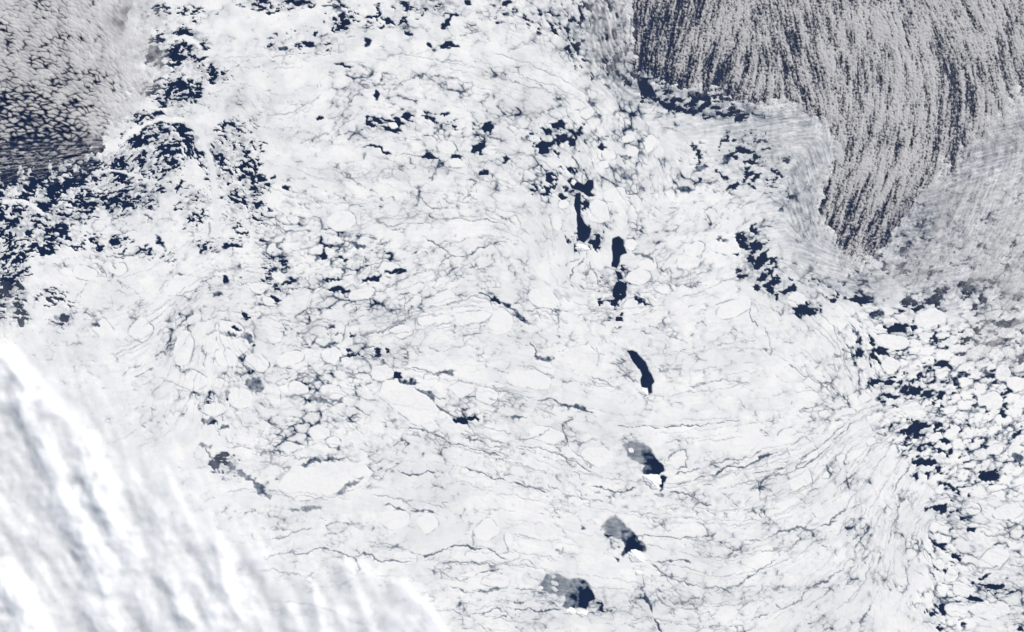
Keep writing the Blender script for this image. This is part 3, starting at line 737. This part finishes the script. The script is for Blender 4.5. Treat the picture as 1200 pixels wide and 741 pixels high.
WATER, nt, out = mat('sea_water')
tc = node(nt, 'ShaderNodeTexCoord')
nz = node(nt, 'ShaderNodeTexNoise', Scale=.06, Detail=6.0)
nt.links.new(tc.outputs['Object'], nz.inputs['Vector'])
rp = node(nt, 'ShaderNodeValToRGB')
rp.color_ramp.elements[0].position = .35; rp.color_ramp.elements[0].color = (.0062, .0155, .046, 1)
rp.color_ramp.elements[1].position = .7; rp.color_ramp.elements[1].color = (.0092, .021, .058, 1)
nt.links.new(nz.outputs['Fac'], rp.inputs[0])
b = node(nt, 'ShaderNodeBsdfPrincipled', Roughness=.35)
b.inputs['Specular IOR Level'].default_value = .3
nt.links.new(rp.outputs[0], b.inputs['Base Color'])
nt.links.new(b.outputs[0], out.inputs[0])

SNOW, nt, out = mat('island_snow')
tc = node(nt, 'ShaderNodeTexCoord')
nz = node(nt, 'ShaderNodeTexNoise', Scale=.7, Detail=6.0)
nt.links.new(tc.outputs['Object'], nz.inputs['Vector'])
rp = node(nt, 'ShaderNodeValToRGB')
rp.color_ramp.elements[0].position = .3; rp.color_ramp.elements[0].color = (.74, .77, .80, 1)
rp.color_ramp.elements[1].position = .6; rp.color_ramp.elements[1].color = (.88, .88, .87, 1)
nt.links.new(nz.outputs['Fac'], rp.inputs[0])
b = node(nt, 'ShaderNodeBsdfPrincipled', Roughness=.8)
b.inputs['Specular IOR Level'].default_value = .2
nt.links.new(rp.outputs[0], b.inputs['Base Color'])
nt.links.new(b.outputs[0], out.inputs[0])

def cloud_material(name, colour, translucent=.35):
    m, nt, out = mat(name)
    at = node(nt, 'ShaderNodeAttribute', attribute_name='cover')
    df = node(nt, 'ShaderNodeBsdfDiffuse', Color=colour + (1,))
    tl = node(nt, 'ShaderNodeBsdfTranslucent', Color=colour + (1,))
    mx = node(nt, 'ShaderNodeMixShader', Fac=translucent)
    nt.links.new(df.outputs[0], mx.inputs[1]); nt.links.new(tl.outputs[0], mx.inputs[2])
    tr = node(nt, 'ShaderNodeBsdfTransparent')
    m2 = node(nt, 'ShaderNodeMixShader')
    nt.links.new(at.outputs['Fac'], m2.inputs[0])
    nt.links.new(tr.outputs[0], m2.inputs[1]); nt.links.new(mx.outputs[0], m2.inputs[2])
    nt.links.new(m2.outputs[0], out.inputs[0])
    return m
CLOUD_LOW = cloud_material('low_cloud', (.74, .738, .755), .22)
CLOUD_HIGH = cloud_material('frontal_cloud', (.905, .93, .965), .10)  # blue of shaded cloud and scattered skylight tinted into the base colour

# ------------------------------------------------------------------ mesh helpers
def link(o):
    scene.collection.objects.link(o)
    return o

def tag(o, label=None, category=None, group=None, kind=None):
    for k, v in (('label', label), ('category', category), ('group', group), ('kind', kind)):
        if v:
            o[k] = v
    return o

def grid_mesh(name, quads, px, py, pz, attrs, material):
    """quads: (n,4) indices into flat vertex arrays; unused vertices are dropped"""
    used, inv = np.unique(quads.ravel(), return_inverse=True)
    co = np.stack([px[used], py[used], pz[used]], 1).astype(f32)
    me = bpy.data.meshes.new(name)
    nv, nf = len(used), len(quads)
    me.vertices.add(nv); me.vertices.foreach_set('co', co.ravel())
    me.loops.add(nf * 4); me.loops.foreach_set('vertex_index', inv.astype(np.int32).ravel())
    me.polygons.add(nf)
    me.polygons.foreach_set('loop_start', np.arange(0, nf * 4, 4, dtype=np.int32))
    me.polygons.foreach_set('loop_total', np.full(nf, 4, np.int32))
    me.polygons.foreach_set('use_smooth', np.ones(nf, bool))
    for an, av in attrs.items():
        at = me.attributes.new(an, 'FLOAT', 'POINT')
        at.data.foreach_set('value', av[used].astype(f32))
    me.update(calc_edges=True)
    me.materials.append(material)
    return me

def quads_of(n, m):
    a = np.arange(n * m).reshape(n, m)
    # v runs down, so this order faces up
    return np.stack([a[:-1, :-1], a[1:, :-1], a[1:, 1:], a[:-1, 1:]], -1).reshape(-1, 4)

# ------------------------------------------------------------------ sea
me = bpy.data.meshes.new('ocean')
S = 9000
me.from_pydata([(-S, -S, 0), (S, -S, 0), (S, S, 0), (-S, S, 0)], [], [(0, 1, 2, 3)])
me.materials.append(WATER)
tag(link(bpy.data.objects.new('ocean', me)), kind='structure')

# ------------------------------------------------------------------ ice: every plate that can be picked out is a floe, the rest is pack ice
# large cells of the loose field and of the pack become floes of their own
right_i = right > .5
cell_id = np.where(right_i, id2, id1)
cell_d = np.where(right_i, d2, n1)
free = (owner == 0) & (age > .35) & (U > 2) & (U < 1198) & (V > 2) & (V < 739)
hidden = (V > 400 + .72 * U) | (UR > .3) | (UL > .3) | ((U > 930) & (V < 330)) | (U < 120)
cand = free & ~hidden & (cell_d > .4)
ids, cnt = np.unique(cell_id[cand], return_counts=True)
# how clearly a cell stands out: size of the plate
n_r = set(np.unique(id2[cand & right_i]).tolist())
score = np.array([c * (3.0 if i in n_r else 1.0) for i, c in zip(ids.tolist(), cnt.tolist())])
keep = ids[np.argsort(-score)][:300 - n_named]
lut = {int(i): n_named + 1 + q for q, i in enumerate(keep)}
flat = cell_id[cand]
vals = np.array([lut.get(int(i), 0) for i in ids], np.int32)
owner[cand] = vals[np.searchsorted(ids, flat)]
n_all = n_named + len(keep)

relief = .012 * np.clip(grain, -2, 2) + .07 * fbm(U / 5, V / 5, 81, 4)
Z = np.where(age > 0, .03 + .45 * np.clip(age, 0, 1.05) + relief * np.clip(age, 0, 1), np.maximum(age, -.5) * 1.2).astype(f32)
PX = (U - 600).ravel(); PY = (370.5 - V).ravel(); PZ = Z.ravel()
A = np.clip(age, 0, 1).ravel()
Q = quads_of(N, M)
zq = PZ[Q].max(1)
own = owner.ravel()[Q]
qo = own.max(1)
keepq = zq > 0
# no ice is needed where a dense cloud field lies over open water
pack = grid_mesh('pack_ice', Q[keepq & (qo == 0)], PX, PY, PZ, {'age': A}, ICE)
po = link(bpy.data.objects.new('pack_ice', pack))
tag(po, 'white drifting pack ice with fine grey cracks filling the sea between larger floes', 'pack ice', kind='stuff')

# landmarks for the descriptions of the many floes
MARKS = [((645,209),'small square pool'),((682,219),'double dark pool'),((684,270),'narrow dark channel'),((725,296),'tall dark pool'),((726,340),'forked dark pool'),((753,436),'crescent of open water'),
 ((760,538),'upper grey polynya'),((730,630),'middle grey polynya'),((665,690),'lowest grey polynya'),((570,150),'round upper pool'),((450,148),'broken ring of water near top'),((443,175),'curved dark lead near top'),
 ((1052,384),'boat-shaped pool'),((1073,502),'slanting dark pool'),((1157,559),'isolated pool at right'),((1102,596),'lacy dark pool'),((1165,687),'two dark dashes at lower right'),((1072,458),'chain of dark pools'),
 ((943,364),'bow-shaped water'),((890,300),'scattered dark pools'),((290,397),'three dark wedges'),((298,451),'grey smudge at left'),((380,562),'largest oval floe'),((860,550),'long wavy lead at lower right'),
 ((480,447),'blue notch left of centre'),((545,492),'small blue pool at centre'),((586,377),'round central floe'),((1180,385),'dark streak at the right edge'),((540,645),'long wavy crack at bottom'),((960,687),'diagonal crack at bottom right'),((640,165),'cluster of little pools'),((330,325),'dark flecks at left'),((205,410),'radiating cracks at left'),((1173,640),'hooked lead at right')]
ORD = ['nearest', 'second', 'third', 'fourth', 'fifth', 'sixth', 'seventh', 'eighth', 'ninth', 'tenth', 'eleventh', 'twelfth', 'thirteenth', 'fourteenth', 'fifteenth', 'sixteenth', 'seventeenth', 'eighteenth', 'nineteenth', 'twentieth']
order = np.argsort(qo[keepq], kind='stable')
Qk = Q[keepq][order]; qk = qo[keepq][order]
lo = np.searchsorted(qk, np.arange(1, n_all + 1), 'left'); hi = np.searchsorted(qk, np.arange(1, n_all + 1), 'right')
entries = []
for k in range(1, n_all + 1):
    q = Qk[lo[k - 1]:hi[k - 1]]
    if len(q) < 12:
        continue
    cu = PX[q].mean() + 600; cv = 370.5 - PY[q].mean()
    su, sv = PX[q].std(), PY[q].std()
    entries.append([k, q, cu, cv, su / sv, len(q)])
rank = {}
info = {}
for e in entries:
    k, q, cu, cv, asp, area = e
    mi = min(range(len(MARKS)), key=lambda i: (MARKS[i][0][0] - cu) ** 2 + (MARKS[i][0][1] - cv) ** 2)
    dx, dy = cu - MARKS[mi][0][0], cv - MARKS[mi][0][1]
    side = ('right of' if dx > 0 else 'left of') if abs(dx) > abs(dy) else ('below' if dy > 0 else 'above')
    info[k] = (mi, side)
    if k > n_named:
        rank.setdefault((mi, side), []).append((math.hypot(dx, dy), k))
place = {}
for key, v in rank.items():
    for n_, (_, k) in enumerate(sorted(v)):
        place[k] = n_
for k, q, cu, cv, asp, area in entries:
    u0 = cu - 600; v0 = 370.5 - cv
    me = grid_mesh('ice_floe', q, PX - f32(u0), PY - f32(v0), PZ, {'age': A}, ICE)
    o = bpy.data.objects.new('ice_floe', me)
    o.location = (u0, v0, 0)
    link(o)
    if k <= n_named:
        lab = FLOES[k - 1][5]
        grp = 'floes that stand out from the pack'
    else:
        mi, side = info[k]
        shape = 'wide' if asp > 1.7 else 'tall' if asp < .65 else 'rounded'
        size = 'large' if area > 700 else 'small' if area < 130 else 'white'
        n_ = place[k]
        o_ = ORD[n_] if n_ < len(ORD) else 'farther'
        lab = f'{size} {shape} ice plate, {o_} such plate {side} the {MARKS[mi][1]}'
        grp = 'ice plates of the drifting pack'
    tag(o, lab, 'ice floe', grp)

# coarse pack ice beyond the mapped area
cu_ = np.unique(np.concatenate([np.linspace(-900, U0, 55), np.arange(U0, U1 + 1, 24.0), [U1], np.linspace(U1, 2100, 55)])).astype(f32)
cv_ = np.unique(np.concatenate([np.linspace(-900, V0, 55), np.arange(V0, V1 + 1, 24.0), [V1], np.linspace(V1, 1640, 55)])).astype(f32)
Uo, Vo = np.meshgrid(cu_, cv_)
ao = .93 + .12 * fbm(Uo / 60, Vo / 60, 91, 3)
ao = np.where(poly_sdf([(-40, -900), (700, -900), (730, -20), (700,-20), (180,-20), (-30, 220)], Uo, Vo) < 0, ao - .1, ao)
zo = .30 + .1 * fbm(Uo / 30, Vo / 30, 92, 2)
ocean_side = ((Uo > 735) & (Vo < 0)) | ((Uo < 0) & (Vo < 200)) | ((Vo < 0) & (Uo < 150)) | ((Uo > 1230) & (Vo < 80))
zo = np.where(ocean_side, -.4, zo)
qo_ = quads_of(*Uo.shape)
inside = ((Uo >= U0) & (Uo <= U1) & (Vo >= V0) & (Vo <= V1)).ravel()[qo_].all(1)
me = grid_mesh('outer_pack_ice', qo_[~inside & (zo.ravel()[qo_].max(1) > 0)], (Uo - 600).ravel(), (370.5 - Vo).ravel(), zo.ravel().astype(f32), {'age': np.clip(ao, 0, 1).ravel()}, ICE)
tag(link(bpy.data.objects.new('outer_pack_ice', me)), 'unbroken white pack ice continuing past the mapped sea on every side', 'pack ice', kind='stuff')

# ------------------------------------------------------------------ islands
for n_, (iu, iv, ia, ib, ang, ih, lab) in enumerate(ISLANDS):
    R = int(ia + 4)
    st = .35
    g = np.arange(-R, R + st, st, dtype=f32)
    x, y = np.meshgrid(g, g[::-1].copy())                        # y up
    c, s = math.cos(math.radians(-ang)), math.sin(math.radians(-ang))
    p = x * c + y * s; q = -x * s + y * c
    ph = np.arctan2(q / ib, p / ia)
    wob = 1 + .12 * np.cos(2 * ph + n_) + .10 * np.cos(3 * ph + 2 * n_) + .07 * np.cos(5 * ph + n_ * 3) + .06 * np.cos(9 * ph + n_)
    r = np.sqrt((p / ia) ** 2 + (q / ib) ** 2) / wob
    rid = 1 - np.abs(perlin(x / (ia * .45) + 5 * n_, y / (ia * .45), 700 + n_)) * 1.6
    ridges = .5 + .5 * np.cos(ph * 6 + 2.5 * np.sin(r * 4 + n_))
    h = .62 * ih * (np.clip(1 - r, 0, 1) ** .85 * (.78 + .22 * rid) + .10 * ridges * np.clip(1 - r, 0, 1) * np.clip(r * 2, 0, 1)) + .25 * np.clip((1 - r) * 6, 0, 1)
    h += .10 * fbm(x / 2.2, y / 2.2, 720 + n_, 2) * np.clip((1 - r) * 3, 0, 1)
    z = np.where(r < 1, .45 + h, -.3).astype(f32)
    qd = quads_of(*x.shape)
    kq = z.ravel()[qd].max(1) > 0
    me = grid_mesh('island', qd[kq], x.ravel(), y.ravel(), z.ravel(), {}, SNOW)
    o = bpy.data.objects.new('island', me)
    o.location = (iu - 600, 370.5 - iv, 0)
    tag(link(o), lab, 'island', 'snow-covered volcanic islands')

# ------------------------------------------------------------------ clouds
def cloud_sheet(name, u0, v0, u1, v1, step, fn, material, label):
    uu, vv = np.meshgrid(np.arange(u0, u1 + step, step, dtype=f32), np.arange(v0, v1 + step, step, dtype=f32))
    z, den = fn(uu, vv, step)
    den = np.clip(den, 0, .985)
    q = quads_of(*uu.shape)
    kq = den.ravel()[q].max(1) > .02
    me = grid_mesh(name, q[kq], (uu - 600).ravel(), (370.5 - vv).ravel(), z.astype(f32).ravel(), {'cover': den.ravel()}, material)
    o = bpy.data.objects.new(name, me)
    return tag(link(o), label, 'cloud', kind='stuff')

def local_dir(uu, vv, samples, soft=40):
    a = np.radians([s[2] for s in samples]) * 2
    r = idw(uu, vv, [s[:2] for s in samples], np.stack([np.cos(a), np.sin(a)], 1), 3.0, soft)
    return 0.5 * np.arctan2(r[..., 1], r[..., 0])

def upper_left(uu, vv, step):
    th = local_dir(uu, vv, [(20,40,20),(90,40,35),(150,60,70),(30,120,8),(110,120,15),(40,190,-8),(100,180,-12),(160,130,60),(0,215,-8)])
    w1 = 3 * fbm(uu / 11, vv / 11, 401, 3); w2 = 3 * fbm(uu / 11, vv / 11, 402, 3)
    d, n, i, e = cells(uu + w1, vv + w2, 7.4, th, 2.9, 403, k=1.2)
    dd, nn, _, _ = cells(uu + w1 * .7, vv + w2 * .7, 3.8, th, 2.8, 404, k=2.0)
    big = fbm(uu / 40, vv / 40, 405, 3); mid = fbm(uu / 20, vv / 20, 409, 3)
    edge_v = 214 - .10 * uu - 50 * smooth(90, 150, uu) - 25 * smooth(140, 175, uu)
    reg = 1 - smooth(-26, 8, vv - edge_v + 5 * w1)
    reg *= 1 - smooth(128, 200, uu + 5 * w2 + 30 * big + 22 * mid)
    sheet = np.clip(smooth(85, 160, uu + 70 * big) + .35 * smooth(110, 0, vv + 80 * mid), 0, 1)
    streak = lic(perlin(uu / 2.0, vv / 2.0, 406), th, 7 / step)
    low = smooth(50, 165, vv - .35 * uu + 50 * big)
    gaps = smooth(-.75 - 1.6 * sheet + 1.4 * mid + 1.15 * low, .85 - .9 * sheet + 1.4 * mid + 1.4 * low, d + .5 * e - .25 + .12 * streak) * (.55 + .45 * smooth(-.5 - sheet, .4 - sheet, dd + .5 * e))
    tail = smooth(160, 205, vv + .12 * uu)
    gaps = gaps * (1 - tail) + tail * smooth(-.6, 1.5, streak + .35 * d - .2) * .8
    den = reg * gaps * (.83 + .13 * sheet)
    z = 3.0 + .34 * np.sqrt(np.clip(d, 0, 4)) * (1 - .55 * sheet) + .28 * fbm(uu / 7, vv / 7, 407, 4) + 1.2 * big + .03 * streak
    return z, den * (1 - .30 * smooth(.0, .8, fbm(uu / 22, vv / 22, 408, 3)) * (1 - .5 * sheet))
cloud_sheet('cell_cloud', -36, -36, 205, 232, .8, upper_left, CLOUD_LOW, 'grey-white field of small cellular clouds over dark water at upper left')

def upper_right(uu, vv, step):
    th = local_dir(uu, vv, [(740,40,88),(775,70,-80),(800,30,-70),(850,90,-65),(850,20,-80),(900,30,66),(925,80,62),(950,110,75),(1000,40,88),(1010,150,-84),(1060,20,75),(1100,20,55),(1120,60,62),(1130,130,-76),(1080,130,-82),(1060,220,-70),(1000,270,-65),(960,240,-72),(1180,120,75),(1180,250,-60),(880,110,-65),(1100,300,-50),(1180,340,-45)])
    w1 = 2.2 * fbm(uu / 9, vv / 9, 501, 3); w2 = 2.2 * fbm(uu / 9, vv / 9, 502, 3)
    street = lic(perlin((uu + 1.5 * w1) / 4.5, (vv + 1.5 * w2) / 4.5, 503) + .7 * perlin(uu / 11, vv / 11, 504), th, 15 / step)
    fine = lic(perlin(uu / 2.1, vv / 2.1, 505), th, 4 / step)
    puff = (perlin((uu + w1) / 1.7, (vv + w2) / 1.9, 506) + .6 * perlin((uu + w1) / 3.2, (vv + w2) / 3.6, 508)) / .42
    big = fbm(uu / 60, vv / 60, 507, 3)
    sd = poly_sdf([(731,-60),(731,60),(735,84),(760,100),(800,110),(835,108),(865,130),(905,127),(945,140),(966,158),(976,178),(958,205),(950,232),(956,268),(985,305),(1008,322),(1035,300),(1070,250),(1110,215),(1150,180),(1190,140),(1260,90),(1260,-60)], uu + 1.5 * w1, vv + 1.5 * w2)
    east = smooth(1010, 1070, uu)
    core = 1 - smooth(-13 - 26 * east, 9 + 34 * east, sd + (7 + 12 * east) * fbm(uu / 14, vv / 14, 509, 4) + 2 * street)
    veil_sd = poly_sdf([(880,128),(945,130),(975,180),(955,240),(965,290),(1000,330),(960,335),(935,300),(930,250),(920,200),(870,165)], uu + 2 * w1, vv + 2 * w2)
    veil_r = poly_sdf([(1010,335),(1035,290),(1080,215),(1120,150),(1180,100),(1260,50),(1260,420),(1170,440),(1130,420),(1150,350),(1060,345)], uu + 3 * w1, vv + 3 * w2)
    thin = np.maximum(.22 * (1 - smooth(-30, 14, veil_sd)), 1 - smooth(-55, 25, veil_r)) * (1 - core)
    f = .50 * street + .30 * fine + .55 * puff
    cover = .16 + 1.0 * big + .55 * smooth(930, 1010, uu) * smooth(330, 120, vv) - .75 * np.exp(-(((uu - 800) / 70) ** 2 + ((vv - 105) / 30) ** 2)) - .55 * np.exp(-(((uu - 1130) / 22) ** 2 + ((vv - 120) / 60) ** 2)) - .5 * np.exp(-(((uu - 765) / 30) ** 2 + ((vv - 70) / 40) ** 2))
    den = core * .80 * smooth(-.9, .9, f + cover - .14)
    tv = thin * np.clip(.20 + .4 * big + .18 * fbm(uu / 20, vv / 20, 511, 3) + .42 * smooth(-1.0, 1.0, .5 * fine + .6 * puff + .6 * street), 0, .8)
    z = 3.0 + (.20 * puff + .12 * street) * core + .12 * f * thin + 1.6 * big
    return z, np.maximum(den, tv)
cloud_sheet('street_cloud', 722, -36, 1236, 440, .85, upper_right, CLOUD_LOW, 'grey field of fine cloud streets fanning over dark water at upper right')

def thin_top(uu, vv, step):
    th = local_dir(uu, vv, [(700,20,75),(715,80,70),(680,60,60)])
    s = lic(perlin(uu / 4, vv / 4, 601), th, 5 / step)
    b = fbm(uu / 18, vv / 18, 602, 3)
    reg = np.exp(-(((uu - 712) / 26) ** 2 + ((vv - 40) / 50) ** 2) * 1.4)
    return 3.0 + .5 * s + b, reg * (.45 + .3 * np.clip(s, -1, 1) + .5 * b)
cloud_sheet('veil_cloud', 640, -36, 770, 130, 1.2, thin_top, CLOUD_LOW, 'thin whitish veil of cloud along the left side of the cloud streets')

RIDGES = [  # crest, height, width away from the sun, width towards the sun, thickness
 ([(-40,400),(5,418),(30,440),(55,470),(90,505),(115,535),(128,560),(132,590)], 4.4, 44, 12, .6),
 ([(-40,440),(10,452),(40,480),(62,520),(80,560)], 2.2, 18, 9, .4),
 ([(75,585),(105,640),(130,700),(150,790)], 2.4, 20, 9, .45),
 ([(128,600),(160,640),(200,680),(225,720),(250,790)], 3.0, 26, 12, .5),
 ([(188,535),(200,560),(208,590),(235,620),(258,645),(266,655),(268,690),(285,741),(290,790)], 3.0, 32, 11, .45),
 ([(385,655),(415,662),(445,675),(475,685),(500,708),(525,732),(560,775)], 4.0, 70, 5, .85),
 ([(-40,600),(0,640),(25,690),(45,741),(50,790)], 4.0, 60, 14, .8),
 ([(270,650),(330,660),(360,690),(380,730),(390,790)], 2.0, 34, 12, .25),
]
def lower_left(uu, vv, step):
    th = np.full(uu.shape, math.radians(60), f32) + .3 * perlin(uu / 150, vv / 150, 801)
    s = lic(perlin(uu / 26, vv / 26, 802), th, 75 / step)
    s2 = lic(perlin(uu / 9, vv / 9, 803), th, 16 / step)
    b = fbm(uu / 70, vv / 70, 804, 4); c = fbm(uu / 22, vv / 22, 807, 4)
    w1 = 16 * fbm(uu / 45, vv / 45, 805, 4); w2 = 16 * fbm(uu / 45, vv / 45, 806, 4)
    edge = poly_sdf([(-60,372),(40,386),(75,408),(140,450),(185,500),(235,548),(290,596),(340,640),(415,652),(470,677),(500,702),(560,775),(560,800),(-60,800)], uu + .5 * w1, vv + .5 * w2)
    h = np.zeros(uu.shape, f32); t = np.zeros(uu.shape, f32)
    for pts, H, wl_, wr, k_ in RIDGES:
        d, al, run = line_dist(pts, uu + .35 * w1, vv + .35 * w2)
        d2_, _, _ = line_dist([(a + 3, b_ - 3) for a, b_ in pts], uu + .35 * w1, vv + .35 * w2)
        sunny = smooth(-1.5, 1.5, d - d2_)
        k = np.exp(-(d / wr) ** 2) * sunny + np.exp(-(d / wl_) ** 1.4) * (1 - sunny)
        k = k * smooth(0, .15, al / run) * (.70 + .35 * np.sin(al / 31 + 7 * H)) * (.8 + .5 * c)
        h = np.maximum(h, k * H) + .35 * np.minimum(h, k * H)
        t = np.maximum(t, k * k_)
    reg = 1 - smooth(-70, 8, edge + 14 * c)
    z = 6 + 2 * reg + 2.7 * blur(h, 2) + (.95 * s + .10 * s2 + 4.2 * b + .6 * c) * (.2 + .8 * reg)
    deep = smooth(40, 230, -edge + 40 * b)
    far = 1 - smooth(-60, 75, edge + 26 * c + 22 * b)
    den = reg * (.32 + .46 * deep + .12 * b + .07 * s + .10 * c) + t * (1 - smooth(-10, 8, edge + 5 * c)) + .20 * far * (.8 + .5 * c + .2 * s2)
    return z, np.clip(den, 0, .96)
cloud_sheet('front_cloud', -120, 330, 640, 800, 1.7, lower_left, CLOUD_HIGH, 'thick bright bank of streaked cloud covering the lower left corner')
